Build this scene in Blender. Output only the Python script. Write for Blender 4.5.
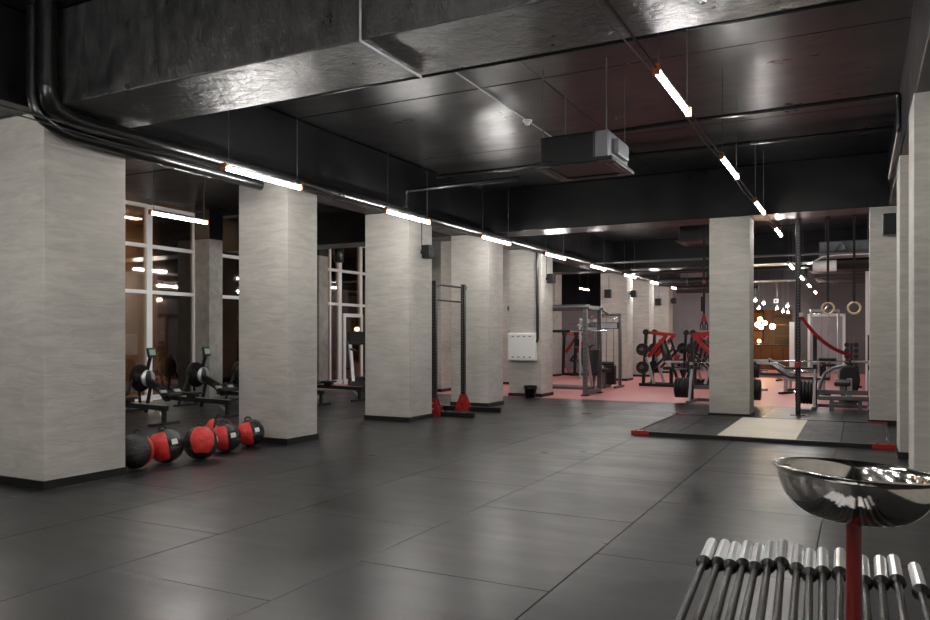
import bpy, math, random
from mathutils import Vector, Matrix
random.seed(7)
for o in list(bpy.data.objects): bpy.data.objects.remove(o)
scene = bpy.context.scene
C = scene.collection
PI = math.pi
# ------------------------------------------------------------------ camera, world, exposure
FPX, CX, CY, CAM_H, YAW = 765.0, 465.0, 337.5, 1.35, math.radians(27.2)
cam_d = bpy.data.cameras.new('camera'); cam = bpy.data.objects.new('camera', cam_d); C.objects.link(cam)
cam.location = (0, 0, CAM_H); cam.rotation_euler = (PI/2, 0, YAW)
cam_d.sensor_width = 36; cam_d.lens = FPX/930*36; cam_d.shift_y = (CY-310)/930
cam_d.clip_start = .05; cam_d.clip_end = 200
scene.camera = cam
world = bpy.data.worlds.new('world'); scene.world = world; world.use_nodes = True
world.node_tree.nodes['Background'].inputs[0].default_value = (.9, .95, 1, 1)
world.node_tree.nodes['Background'].inputs[1].default_value = .02
vs = scene.view_settings
vs.view_transform = 'Standard'; vs.look = 'None'; vs.gamma = 1; vs.use_curve_mapping = False
vs.exposure = 2.3
LAMP_W = 36.0        # emission strength of the white tube lamps
LAMP_COL = (1.0, .97, .925)

# pixel -> direction -> point on a plane the thing touches
sa, ca = math.sin(YAW), math.cos(YAW)
def ray(x, y):
    u = (x-CX)/FPX; v = (CY-y)/FPX
    return Vector((-sa+u*ca, ca+u*sa, v))
def at_z(x, y, z=0.0):
    r = ray(x, y); return Vector((0, 0, CAM_H)) + r*((z-CAM_H)/r.z)
def at_y(x, y, Y):
    r = ray(x, y); return Vector((0, 0, CAM_H)) + r*(Y/r.y)
def at_x(x, y, X):
    r = ray(x, y); return Vector((0, 0, CAM_H)) + r*(X/r.x)

# ------------------------------------------------------------------ materials
M = {}
def nodes(name):
    m = bpy.data.materials.new(name); m.use_nodes = True
    nt = m.node_tree; return m, nt, nt.nodes['Principled BSDF']
def simple(name, col, rough=.5, metal=0., spec=.5, bump=0., bscale=60., var=0., vscale=8., coat=0.):
    m, nt, p = nodes(name)
    p.inputs['Base Color'].default_value = (*col, 1); p.inputs['Roughness'].default_value = rough
    p.inputs['Metallic'].default_value = metal; p.inputs['Specular IOR Level'].default_value = spec
    if coat: p.inputs['Coat Weight'].default_value = coat
    N, L = nt.nodes, nt.links
    if bump or var:
        geo = N.new('ShaderNodeNewGeometry')
    if var:
        n = N.new('ShaderNodeTexNoise'); n.inputs['Scale'].default_value = vscale; n.inputs['Detail'].default_value = 6
        L.new(geo.outputs['Position'], n.inputs['Vector'])
        r = N.new('ShaderNodeValToRGB'); r.color_ramp.elements[0].position = .3; r.color_ramp.elements[1].position = .7
        r.color_ramp.elements[0].color = (*[c*(1-var) for c in col], 1); r.color_ramp.elements[1].color = (*[min(1, c*(1+var)) for c in col], 1)
        L.new(n.outputs['Fac'], r.inputs['Fac']); L.new(r.outputs['Color'], p.inputs['Base Color'])
    if bump:
        n2 = N.new('ShaderNodeTexNoise'); n2.inputs['Scale'].default_value = bscale; n2.inputs['Detail'].default_value = 8
        L.new(geo.outputs['Position'], n2.inputs['Vector'])
        b = N.new('ShaderNodeBump'); b.inputs['Strength'].default_value = bump; b.inputs['Distance'].default_value = .02
        L.new(n2.outputs['Fac'], b.inputs['Height']); L.new(b.outputs['Normal'], p.inputs['Normal'])
    M[name] = m; return m
def emit(name, col, s):
    m, nt, p = nodes(name)
    p.inputs['Base Color'].default_value = (*col, 1)
    p.inputs['Emission Color'].default_value = (*col, 1); p.inputs['Emission Strength'].default_value = s
    M[name] = m; return m
def textured(name, c0, c1, scale_vec, rough, bump, rvar=.1, spec=.5, detail=8, dist=.01, per_object=0., scale=1., distort=.6, mixf=.45):
    """two-tone plaster, paint or rubber: stretched world-space noise with fine relief"""
    m, nt, p = nodes(name); N, L = nt.nodes, nt.links
    geo = N.new('ShaderNodeNewGeometry'); mp = N.new('ShaderNodeMapping'); mp.inputs['Scale'].default_value = scale_vec
    L.new(geo.outputs['Position'], mp.inputs['Vector'])
    n = N.new('ShaderNodeTexNoise'); n.inputs['Scale'].default_value = scale; n.inputs['Detail'].default_value = detail; n.inputs['Roughness'].default_value = .65
    n.inputs['Distortion'].default_value = distort
    L.new(mp.outputs['Vector'], n.inputs['Vector'])
    big = N.new('ShaderNodeTexNoise'); big.inputs['Scale'].default_value = 1.1; big.inputs['Detail'].default_value = 4
    L.new(geo.outputs['Position'], big.inputs['Vector'])
    mix = N.new('ShaderNodeMath'); mix.operation = 'MULTIPLY_ADD'; mix.inputs[1].default_value = mixf
    L.new(big.outputs['Fac'], mix.inputs[0])
    sc = N.new('ShaderNodeMath'); sc.operation = 'MULTIPLY'; sc.inputs[1].default_value = 1-mixf
    L.new(n.outputs['Fac'], sc.inputs[0]); L.new(sc.outputs[0], mix.inputs[2])
    r = N.new('ShaderNodeValToRGB'); r.color_ramp.elements[0].position = .36; r.color_ramp.elements[1].position = .64
    r.color_ramp.elements[0].color = (*c0, 1); r.color_ramp.elements[1].color = (*c1, 1)
    L.new(mix.outputs[0], r.inputs['Fac'])
    col = r.outputs['Color']
    if per_object:
        oi = N.new('ShaderNodeObjectInfo'); mr = N.new('ShaderNodeMapRange'); mr.inputs[3].default_value = 1-per_object; mr.inputs[4].default_value = 1+per_object
        L.new(oi.outputs['Random'], mr.inputs[0])
        mm = N.new('ShaderNodeMix'); mm.data_type = 'RGBA'; mm.blend_type = 'MULTIPLY'; mm.inputs[0].default_value = 1
        L.new(col, mm.inputs[6]); L.new(mr.outputs[0], mm.inputs[7]); col = mm.outputs[2]
    L.new(col, p.inputs['Base Color'])
    rr = N.new('ShaderNodeMapRange'); rr.inputs[1].default_value = .3; rr.inputs[2].default_value = .7; rr.inputs[3].default_value = rough-rvar; rr.inputs[4].default_value = rough+rvar
    L.new(mix.outputs[0], rr.inputs[0]); L.new(rr.outputs[0], p.inputs['Roughness'])
    p.inputs['Specular IOR Level'].default_value = spec
    b = N.new('ShaderNodeBump'); b.inputs['Strength'].default_value = bump; b.inputs['Distance'].default_value = dist
    L.new(n.outputs['Fac'], b.inputs['Height']); L.new(b.outputs['Normal'], p.inputs['Normal'])
    M[name] = m; return m

textured('plaster', (.35, .333, .307), (.52, .499, .463), (2.6, 2.6, 14), .75, .7, .08, .3, dist=.007, distort=.7)
textured('raw_concrete', (.20, .195, .18), (.38, .37, .345), (5, 5, 5), .85, .5, .08, .3, dist=.008)
textured('black_paint', (.0022, .0022, .0028), (.0065, .0065, .0075), (2.5, 5, 2.5), .34, .35, .10, .4, dist=.006, distort=.15)
textured('black_paint_rough', (.008, .008, .0085), (.065, .064, .065), (9, 9, 5), .36, .9, .14, .65, dist=.03, distort=.3, mixf=.35)
textured('rubber', (.0035, .0038, .0046), (.0155, .016, .0185), (1.2, 6, 3), .35, .22, .10, .5, dist=.002, per_object=.25, mixf=.55, distort=.15)
textured('red_rubber', (.52, .17, .17), (.62, .24, .235), (6, 6, 6), .42, .2, .1, .5, dist=.003)
textured('grey_wall', (.115, .105, .108), (.15, .138, .142), (3, 3, 3), .7, .15, .05, .3)
textured('light_wall', (.30, .29, .31), (.36, .35, .37), (3, 3, 3), .7, .15, .05, .3)
textured('outside_wall', (.16, .105, .07), (.24, .17, .12), (1, 2.5, .8), .8, .2, .05, .3)
textured('pink_plaster', (.30, .215, .20), (.38, .28, .26), (3, 3, 3), .7, .2, .05, .3)
textured('wood_board', (.56, .50, .40), (.68, .62, .52), (2, 14, 3), .5, .1, .06, .4)
textured('platform_rubber', (.006, .006, .0065), (.014, .014, .0155), (10, 3, 3), .5, .3, .1, .45, dist=.003)
textured('vinyl_black', (.003, .003, .0035), (.006, .006, .0065), (14, 14, 22), .17, 1.0, .06, .7, dist=.03)
textured('vinyl_red', (.52, .020, .018), (.66, .034, .030), (14, 14, 22), .34, .8, .06, .5, dist=.025)
textured('amber', (.45, .16, .03), (.62, .25, .06), (5, 5, 8), .35, .2, .1, .5)
simple('black_metal', (.005, .005, .0056), .38, 0, .5)
simple('pipe_paint', (.005, .005, .0056), .28, 0, .6, bump=.06, bscale=25)
simple('dark_steel', (.035, .036, .039), .32, .6, .5)
simple('grey_steel', (.15, .155, .165), .38, .7, .5)
simple('silver_paint', (.42, .43, .44), .35, .5, .5)
simple('chrome', (.78, .79, .80), .14, 1.)
simple('sleeve_chrome', (.74, .76, .78), .3, 1.)
simple('bowl_steel', (.66, .63, .59), .09, 1., bump=.05, bscale=9)
simple('shaft_steel', (.010, .010, .010), .22, .35, bump=.15, bscale=400)
simple('white_frame', (.8, .8, .81), .4)
simple('white_enamel', (.80, .80, .80), .35)
simple('white_label', (.7, .7, .7), .5)
simple('red_paint', (.33, .012, .010), .35)
simple('dark_red_paint', (.13, .008, .006), .32)
simple('red_strap', (.66, .03, .06), .5)
simple('black_rubber', (.006, .006, .0066), .55, bump=.1, bscale=80)
simple('black_plastic', (.004, .004, .0045), .42)
simple('black_pad', (.005, .005, .005), .45, bump=.1, bscale=50)
simple('webbing', (.007, .007, .008), .7)
simple('ring_wood', (.74, .60, .42), .5, var=.12, vscale=40)
simple('galvanised', (.20, .21, .23), .42, .6, var=.15, vscale=5)
simple('grey_duct', (.018, .018, .02), .5)
simple('brown_slat', (.028, .016, .015), .5)
simple('grey_screen', (.36, .40, .43), .35)
simple('green_screen', (.20, .30, .24), .2)
simple('dark_wood', (.05, .028, .018), .4)
simple('copper', (.16, .07, .025), .3, .6)
simple('baseboard_black', (.005, .005, .0055), .45)
simple('orange_cap', (.55, .16, .04), .5)
emit('lamp_white', LAMP_COL, LAMP_W)
emit('lamp_spot', (1., .93, .82), 30.)
emit('lamp_warm', (1., .62, .26), 10.)
emit('added_outside_glow', (1., .78, .55), 26.)  # glow of the lights added outside the windows
def glass():
    m, nt, p = nodes('window_glass'); N, L = nt.nodes, nt.links
    N.remove(p)
    tr = N.new('ShaderNodeBsdfTransparent'); tr.inputs[0].default_value = (.72, .66, .60, 1)
    gl = N.new('ShaderNodeBsdfGlossy'); gl.inputs['Roughness'].default_value = .03; gl.inputs[0].default_value = (.9, .85, .8, 1)
    fr = N.new('ShaderNodeFresnel'); fr.inputs[0].default_value = 1.5
    ma = N.new('ShaderNodeMath'); ma.operation = 'MULTIPLY_ADD'; ma.inputs[1].default_value = 1.5; ma.inputs[2].default_value = .1; ma.use_clamp = True
    L.new(fr.outputs[0], ma.inputs[0])
    mx = N.new('ShaderNodeMixShader'); L.new(ma.outputs[0], mx.inputs[0]); L.new(tr.outputs[0], mx.inputs[1]); L.new(gl.outputs[0], mx.inputs[2])
    L.new(mx.outputs[0], N['Material Output'].inputs[0]); M['window_glass'] = m
glass()

# ------------------------------------------------------------------ mesh helpers
class MB:
    def __init__(s): s.v = []; s.f = []; s.sm = []
    def add(s, vs, fs, smooth=False):
        n = len(s.v); s.v += [tuple(v) for v in vs]; s.f += [tuple(i+n for i in f) for f in fs]; s.sm += [smooth]*len(fs); return s
    def box(s, x0, x1, y0, y1, z0, z1):
        return s.add([(x, y, z) for x in (x0, x1) for y in (y0, y1) for z in (z0, z1)],
            [(0, 1, 3, 2), (4, 6, 7, 5), (0, 4, 5, 1), (2, 3, 7, 6), (0, 2, 6, 4), (1, 5, 7, 3)])
    def cbox(s, c, d, R=None):
        c = Vector(c); vs = []
        for x in (-.5, .5):
            for y in (-.5, .5):
                for z in (-.5, .5):
                    v = Vector((x*d[0], y*d[1], z*d[2]))
                    if R is not None: v = R @ v
                    vs.append(c+v)
        return s.add(vs, [(0, 1, 3, 2), (4, 6, 7, 5), (0, 4, 5, 1), (2, 3, 7, 6), (0, 2, 6, 4), (1, 5, 7, 3)])
    def bar(s, p0, p1, w, h=None, up=(0, 0, 1)):
        """rectangular section from p0 to p1; w across, h along 'up'"""
        h = h or w; p0, p1 = Vector(p0), Vector(p1); d = (p1-p0); L = d.length; d.normalize()
        up = Vector(up)
        if abs(d.dot(up)) > .98: up = Vector((0, 1, 0))
        a = d.cross(up).normalized(); b = a.cross(d).normalized()
        R = Matrix((d, a, b)).transposed()
        return s.cbox((p0+p1)/2, (L, w, h), R)
    def tube(s, pts, r, n=10, closed=False, caps=True, rb=None):
        pts = [Vector(p) for p in pts]; m = len(pts); rings = []
        prev = None
        for i, p in enumerate(pts):
            if closed: t = pts[(i+1) % m]-pts[i-1]
            else: t = pts[min(i+1, m-1)]-pts[max(i-1, 0)]
            t.normalize()
            if prev is None:
                ref = Vector((0, 0, 1)) if abs(t.z) < .9 else Vector((1, 0, 0))
                a = t.cross(ref).normalized()
            else: a = (prev-t*prev.dot(t)).normalized()
            b = t.cross(a); prev = a
            rr = r[i] if isinstance(r, (list, tuple)) else r
            r2 = rb if rb else rr
            rings.append([p+a*math.cos(2*PI*k/n)*rr+b*math.sin(2*PI*k/n)*r2 for k in range(n)])
        vs = [v for ring in rings for v in ring]; fs = []
        for i in range(m if closed else m-1):
            for k in range(n):
                j = (i+1) % m
                fs.append((i*n+k, i*n+(k+1) % n, j*n+(k+1) % n, j*n+k))
        s.add(vs, fs, n > 6)
        if caps and not closed:
            s.add(rings[0], [tuple(range(n))[::-1]]); s.add(rings[-1], [tuple(range(n))])
        return s
    def cyl(s, p0, p1, r, n=16): return s.tube([p0, p1], r, n)
    def lathe(s, prof, c=(0, 0, 0), axis='z', n=32, smooth=True):
        vs = []; m = len(prof); c = Vector(c)
        for k in range(n):
            a = 2*PI*k/n
            for r, z in prof:
                v = (r*math.cos(a), r*math.sin(a), z)
                if axis == 'x': v = (v[2], v[0], v[1])
                if axis == 'y': v = (v[0], v[2], v[1])
                vs.append(c+Vector(v))
        fs = [(k*m+i, ((k+1) % n)*m+i, ((k+1) % n)*m+i+1, k*m+i+1) for k in range(n) for i in range(m-1)]
        return s.add(vs, fs, smooth)
    def mesh(s, name, mat):
        me = bpy.data.meshes.new(name); me.from_pydata(s.v, [], s.f)
        me.polygons.foreach_set('use_smooth', s.sm); me.materials.append(M[mat]); me.update(); return me
    def build(s, name, mat, parent=None, bevel=0., loc=None, fixn=True):
        me = s.mesh(name, mat)
        if fixn:
            import bmesh
            bm = bmesh.new(); bm.from_mesh(me); bmesh.ops.recalc_face_normals(bm, faces=bm.faces); bm.to_mesh(me); bm.free()
        o = bpy.data.objects.new(name, me); C.objects.link(o)
        if parent is not None: o.parent = parent
        if loc is not None: o.location = loc
        if bevel:
            b = o.modifiers.new('bevel', 'BEVEL'); b.width = bevel; b.segments = 2; b.limit_method = 'ANGLE'
            b.harden_normals = False
        return o
def tag(o, label=None, cat=None, group=None, kind=None):
    if label: o['label'] = label
    if cat: o['category'] = cat
    if group: o['group'] = group
    if kind: o['kind'] = kind
    return o
def thing(name, label, cat, loc=(0, 0, 0), rz=0., group=None):
    o = bpy.data.objects.new(name, None); o.empty_display_size = .1; C.objects.link(o)
    o.location = loc; o.rotation_euler = (0, 0, rz); return tag(o, label, cat, group)
def struct_empty(name, loc=(0, 0, 0)):
    o = bpy.data.objects.new(name, None); o.empty_display_size = .1; C.objects.link(o); o.location = loc
    o['kind'] = 'structure'; return o
def dup(root, loc, rz=None, label=None, group=None, rot=None):
    def cp(o, par):
        c = o.copy(); C.objects.link(c)
        if par is not None: c.parent = par
        for ch in o.children: cp(ch, c)
        return c
    r = cp(root, None); r.location = loc
    if rz is not None: r.rotation_euler = (0, 0, rz)
    if rot is not None: r.rotation_euler = rot
    if label: r['label'] = label
    if group: r['group'] = group
    return r
def piece(src, parent, loc, rot=None, mat=None):
    c = src.copy(); C.objects.link(c); c.parent = parent; c.location = loc
    if rot is not None: c.rotation_euler = rot
    return c
ORD = ['first', 'second', 'third', 'fourth', 'fifth', 'sixth', 'seventh', 'eighth', 'ninth', 'tenth', 'eleventh', 'twelfth', 'thirteenth', 'fourteenth', 'fifteenth']

# ------------------------------------------------------------------ room shell
XW, XE, YS, YN, ZC = -13.35, 1.35, -7.0, 32.0, 4.2
ZB = 3.37                                             # underside of the beams
Y_RED = 16.05
floor = MB().box(XW-.2, XE+.2, YS-.2, Y_RED, -.2, -.022).build('floor', 'black_rubber'); floor['kind'] = 'structure'
# rubber mats: 1.22 m strips, staggered cross joints read off the photo
MW, ML = 1.222, 1.695
off = {0: 3.82, -1: 3.03, -2: 3.9, -3: 3.2, 1: 4.63, 2: 3.5}
mat_cache = {}
for i in range(-9, 4):
    x0 = -2.68+i*MW; x1 = x0+MW
    x0c, x1c = max(x0, XW), min(x1, XE)
    if x1c-x0c < .05: continue
    o0 = off.get(i, 3.0+((i*37) % 17)/10.)
    k = -8
    while True:
        y0 = o0+k*ML; y1 = y0+ML; k += 1
        if y0 > Y_RED-.05: break
        y0c, y1c = max(y0, YS), min(y1, Y_RED-.02)
        if y1c-y0c < .05: continue
        key = (round(x1c-x0c, 3), round(y1c-y0c, 3)); g = .0018
        if key not in mat_cache:
            b = MB(); w, l = key; a = w/2-g; c = l/2-g; e = .003
            b.add([(-a, -c, -.03), (a, -c, -.03), (a, c, -.03), (-a, c, -.03), (-a, -c, -e), (a, -c, -e), (a, c, -e), (-a, c, -e),
                   (-a+e, -c+e, 0), (a-e, -c+e, 0), (a-e, c-e, 0), (-a+e, c-e, 0)],
                  [(0, 1, 5, 4), (1, 2, 6, 5), (2, 3, 7, 6), (3, 0, 4, 7), (4, 5, 9, 8), (5, 6, 10, 9), (6, 7, 11, 10), (7, 4, 8, 11), (8, 9, 10, 11)])
            mat_cache[key] = b.mesh('rubber_mat', 'rubber')
        o = bpy.data.objects.new('rubber_mat', mat_cache[key]); C.objects.link(o); o.parent = floor
        o.location = ((x0c+x1c)/2, (y0c+y1c)/2, 0)
fr_ = MB().box(XW-.2, XE+.2, Y_RED, YN+6, -.2, 0).build('floor_red', 'red_rubber'); fr_['kind'] = 'structure'

# ceiling: cast slab fields between the beams, each field its own panel
ceil = MB().box(XW-.2, XE+.2, YS-.2, YN+6, ZC+.03, ZC+.2).build('ceiling', 'black_paint'); ceil['kind'] = 'structure'
pm = {}
for (ya, yb, n) in ((-4.1, 4.3, 6), (5.1, 13.4, 6), (14.12, 22.4, 6), (23.2, 32, 6)):
    st = (yb-ya)/n
    for k in range(n):
        for (xa, xb) in ((-6.5, -3.1), (-3.1, .45), (XW, -7.2)):
            key = (round(xb-xa, 2), round(st, 3))
            if key not in pm: pm[key] = MB().box(-key[0]/2+.006, key[0]/2-.006, -st/2+.008, st/2-.008, 0, .05).mesh('slab_panel', 'black_paint')
            o = bpy.data.objects.new('slab_panel', pm[key]); C.objects.link(o); o.parent = ceil
            o.location = ((xa+xb)/2, ya+(k+.5)*st, ZC+random.choice((0, .004, .008)))
# beams
def beam(label, *b, mat='black_paint', name='ceiling_beam'):
    o = MB().box(*b).build(name, mat, bevel=.012); return tag(o, label, 'beam', 'black painted ceiling beams')
beam('deep black concrete cross beam nearest the camera with worn underside', XW, XE, 4.3, 5.1, ZB, ZC, mat='black_paint_rough')
beam('black cross beam resting on the lone middle column', XW, XE, 13.4, 14.12, ZB, ZC)
beam('black cross beam beyond the middle column, third from the camera', XW, XE, 22.4, 23.2, ZB, ZC)
beam('black lengthwise beam above the left column row', -7.22, -6.5, YS, YN, ZB+.01, ZC-.005)
beam('black lengthwise beam above the right column row', .42, 1.2, YS, YN, ZB+.01, ZC-.005)
# walls
def wall(name, mat, *b):
    o = MB().box(*b).build(name, mat); o['kind'] = 'structure'; return o
wall('wall_south', 'light_wall', XW-.2, XE+.2, YS-.2, YS, 0, ZC)
wall('wall_right', 'plaster', XE, XE+.2, YS, YN, 0, ZC)
wall('wall_right_far', 'grey_wall', .8, 1.0, 14.3, YN, 0, ZC)
# back wall with the opening to the bar
bwall = struct_empty('wall_back')
for (a, b, c, d) in ((XW, -7.3, 2.6, ZC), (XW, -7.3, 0, 2.6), (-7.3, -4.9, 0, ZC), (-4.9, -3.75, 2.45, ZC), (-3.75, -2.25, 2.45, ZC), (-2.25, XE, 0, ZC)):
    MB().box(a, b, YN, YN+.2, c, d).build('wall_section', 'light_wall' if b == -4.9 or d == 2.6 else ('black_paint' if c == 2.6 else 'grey_wall'), bwall)
wall('wall_bar_back', 'pink_plaster', -7, 0, 37.3, 37.5, 0, ZC)
wall('wall_bar_left', 'pink_plaster', -7.2, -7, YN+.2, 37.5, 0, ZC)
wall('wall_bar_right', 'pink_plaster', 0, .2, YN+.2, 37.5, 0, ZC)
wall('wall_outside', 'outside_wall', -16.6, -16.4, YS, YN, -.2, 5)
wall('floor_outside', 'outside_wall', -16.4, XW-.2, YS, YN, -.3, -.1)
wall('ceiling_outside', 'outside_wall', -16.4, XW-.2, YS, YN, 4.3, 4.5)

# ------------------------------------------------------------------ columns
def column(label, x0, x1, y0, y1, z1=ZB, skirt=True, mat='plaster', name='column', ymin_gap=.0):
    t = thing(name, label, 'column', ((x0+x1)/2, (y0+y1)/2, 0), group='plastered columns' if mat == 'plaster' else 'raw concrete pillars')
    a, b = (x1-x0)/2, (y1-y0)/2
    MB().box(-a, a, -b, b, 0, z1).build('shaft', mat, t, bevel=.008)
    if skirt:
        e = .014; h = .075
        m = MB().box(-a-e, a+e, -b-e, -b, 0, h).box(-a-e, a+e, b, b+e, 0, h).box(-a-e, -a, -b, b, 0, h).box(a, a+e, -b, b, 0, h)
        m.build('baseboard', 'baseboard_black', t)
    return t
LC = [(4.33, 5.18, -7.3, -6.425), (7.54, 8.14, -7.2, -6.39), (10.45, 11.2, -7.22, -6.38), (13.4, 14.1, -7.2, -6.38), (16.2, 16.92, -7.18, -6.38), (23.4, 24.1, -7.22, -6.38), (26.2, 26.9, -7.22, -6.38), (29.3, 30.0, -7.22, -6.38)]
names = ['broad plaster column nearest the camera, under the two black downpipes', 'plaster column at the right end of the medicine ball row',
         'plaster column standing left of the pull-up stand', 'plaster column right behind the pull-up stand',
         'plaster column carrying the white electrical panel', 'plaster column behind the grey cable machine with two small speakers',
         'narrow looking plaster column between two speaker columns, behind red machines', 'farthest plaster column of the left row, by the grey end wall']
for (a, b, x0, x1), nme in zip(LC, names): column(nme, x0, x1, a, b)
column('lone plaster column in the middle of the hall, behind the lifting platform', -2.25, -1.6, 13.45, 14.0)
column('right hand plaster column bearing a black speaker box beside the platform', .16, 1.0, 13.45, 14.1)
column('right hand plaster column at the platform front corner', .41, 1.2, 9.8, 10.5, z1=ZB+.01)
column('right hand plaster column second nearest the camera', .41, 1.2, 7.35, 8.05, z1=ZB+.01)
column('right hand plaster column cut by the photo edge, nearest the camera', .37, 1.2, 4.35, 5.05, z1=ZB)
column('plaster column in the second row, seen between pull-up stand uprights', -10.1, -9.2, 16.6, 17.3, z1=ZC)
column('plaster column in the second row, seen just left of the electrical panel', -9.8, -8.9, 20.1, 20.8, z1=ZC)
column('plaster column in the second row, behind the grey power rack', -10.2, -9.35, 25.0, 25.7, z1=ZC)
PIL = [4.4, 8.65, 12.55, 16.45, 20.6]
pl_lab = ['raw concrete window pillar nearest the camera, hidden by the first column', 'raw concrete window pillar second from the camera',
          'raw concrete window pillar with black painted top behind the rowing machines', 'raw concrete window pillar with black painted top left of the glass door', 'raw concrete window pillar farthest from the camera']
for y, l in zip(PIL, pl_lab):
    t = thing('pillar', l, 'pillar', (-13.07, y+.2, 0), group='raw concrete pillars')
    MB().box(-.22, .22, -.2, .2, 0, 3.55).build('shaft', 'raw_concrete', t, bevel=.01)
    MB().box(-.222, .222, -.202, .202, 3.55, ZC-.002).build('painted_top', 'black_paint', t)

# ------------------------------------------------------------------ window walls on the left
def window_bay(n, ya, yb, splits, door=False):
    w = struct_empty('window_%d' % n, (XW, ya, 0))
    ys = [0]+[s[0]-ya for s in splits]+[yb-ya]; ws = [.05]+[s[1] for s in splits]+[.05]
    zs = [(.08, .10), (2.31, .075), (3.28, .075), (4.12, .075)]
    for y, wd in zip(ys, ws):
        MB().box(-.04, .05, y-wd/2, y+wd/2, 0, 4.15).build('mullion', 'white_frame', w)
    for i in range(len(ys)-1):
        a, b = ys[i]+ws[i]/2, ys[i+1]-ws[i+1]/2
        for z, h in zs: MB().box(-.035, .045, a, b, z-h/2, z+h/2).build('transom', 'white_frame', w)
        for j in range(3):
            MB().box(-.008, .008, a, b, zs[j][0]+zs[j][1]/2, zs[j+1][0]-zs[j+1][1]/2).build('pane', 'window_glass', w)
    return w
window_bay(1, YS, 4.4, [(-4, .06), (-1, .13), (2, .06)])
window_bay(2, 4.8, 8.65, [(6, .06), (7.3, .13)])
window_bay(3, 8.85, 12.55, [(10.0, .06), (11.32, .14)])
window_bay(4, 12.95, 16.45, [(14.3, .13), (15.4, .06)])
window_bay(5, 16.85, 20.6, [(17.55, .05), (18.0, .15), (19.05, .12)])
window_bay(6, 21.0, YN, [(23, .13), (26, .06), (29, .13)])
# glazed door in the fifth bay
d = struct_empty('door_1', (XW+.06, 18.1, 0))
for b in ((0, .05, 0, .1, 0, 2.05), (0, .05, .85, .95, 0, 2.05), (0, .05, .1, .85, 1.95, 2.05), (0, .05, .1, .85, 0, .14)):
    MB().box(*b).build('door_frame', 'white_frame', d)
MB().box(.01, .025, .1, .85, .14, 1.95).build('pane', 'window_glass', d)
MB().tube([(.06, .16, .9), (.1, .16, .93), (.1, .16, 1.2), (.06, .16, 1.23)], .012, 8).build('door_handle', 'chrome', d)
# lights added outside to brighten the brown wall behind the panes
for y, nm in ((5.0, 'added long warm ceiling light outside the windows, nearest one'), (11.5, 'added long warm ceiling light outside the windows, second one'), (18.0, 'added long warm ceiling light outside the windows, third one'), (25, 'added long warm ceiling light outside the windows, farthest one')):
    t = thing('added_outside_light', nm, 'lamp', (-15.6, y, 4.3), group='added lights outside the windows')
    MB().box(-.08, .08, -1.5, 1.5, -.06, 0).build('housing', 'white_frame', t)
    MB().box(-.07, .07, -1.48, 1.48, -.075, -.06).build('diffuser', 'added_outside_glow', t)

# ------------------------------------------------------------------ hanging tube lamps
def tube_lamp(label, x, y0, y1, z, group, ztop=ZC, r=.021):
    L = y1-y0; t = thing('tube_lamp', label, 'lamp', (x, y0, z), group=group)
    MB().box(-.011, .011, .02, L-.02, .016, .045).build('housing', 'silver_paint', t)
    MB().tube([(0, .03, 0), (0, L-.03, 0)], r, 12).build('diffuser', 'lamp_white', t)
    for y in (0, L-.03): MB().box(-.024, .024, y, y+.03, -.024, .05).build('end_cap', 'orange_cap', t)
    for y in (.08, L-.08): MB().cyl((0, y, .05), (0, y, ztop-z), .004, 6).build('hanger', 'grey_steel', t)
    return t
LY = [-4.2, -1.1, 2.05]+[5.85+3.016*k for k in range(8)]
for k, y0 in enumerate(LY):
    k -= 3
    tube_lamp('white tube lamp of the row along the left columns, ' + (ORD[-k-1]+' one behind the camera' if k < 0 else ORD[k]+' in view from the camera'), -5.8, y0, y0+1.247, 3.095, 'tube lamps along the left columns')
for k in range(-3, 4):
    y0 = 5.46+2.92*k
    zt = ZC if k != 3 else ZC
    tube_lamp('white tube lamp of the row over the open floor, ' + (ORD[-k-1]+' one behind the camera' if k < 0 else ORD[k]+' in view from the camera'), -1.28, y0, y0+1.2, 3.25, 'tube lamps over the open floor')
for k, y0 in enumerate((17.4, 20.9, 24.2, 27.9)):
    tube_lamp('white tube lamp of the lower row above the red floor, %s from the camera' % ORD[k], -1.3, y0, y0+1.3, 2.9, 'tube lamps above the red floor')
for k, y0 in enumerate((1.0, 4.4, 7.95, 10.35, 14.2, 18.0, 22.2, 27.6)):  # fourth and fifth are added, hidden behind columns, to brighten the rowing bay
    tube_lamp('white tube lamp over the rowing machines by the windows, %s from the camera end' % ORD[k], -9.35, y0, y0+1.15, 3.2, 'tube lamps by the windows')
for k, y0 in enumerate((-.6, -3.0, -5.4)):  # unseen extra row, added as fill for column fronts and near beam face
    tube_lamp('added white tube lamp between the two long rows, %s one behind the camera' % ORD[k], -3.7, y0, y0+1.3, 3.25, 'added tube lamps behind the camera')
def track(label, x, z, ya, yb, segs):
    t = thing('lamp_track', label, 'track', (x, ya, z))
    for a, b in segs:
        m = MB().bar((0, a-ya, .02), (0, b-ya, .02), .014, .014)
        m.build('rail', 'dark_steel', t)
        MB().tube([(-.03, a-ya, .0), (-.03, (a+b)/2-ya, -.03), (-.03, b-ya, .0)], .006, 6).build('cable', 'grey_steel', t)
track('thin dark rail linking the tube lamps along the left columns', -5.8, 3.095, -3, 30, [(a+1.257, b-.01) for a, b in zip(LY[:-1], LY[1:])])
track('thin dark rail linking the tube lamps over the open floor', -1.28, 3.25, -3, 17, [(5.46+2.92*k+1.21, 5.46+2.92*(k+1)-.01) for k in range(-3, 3)])
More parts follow.
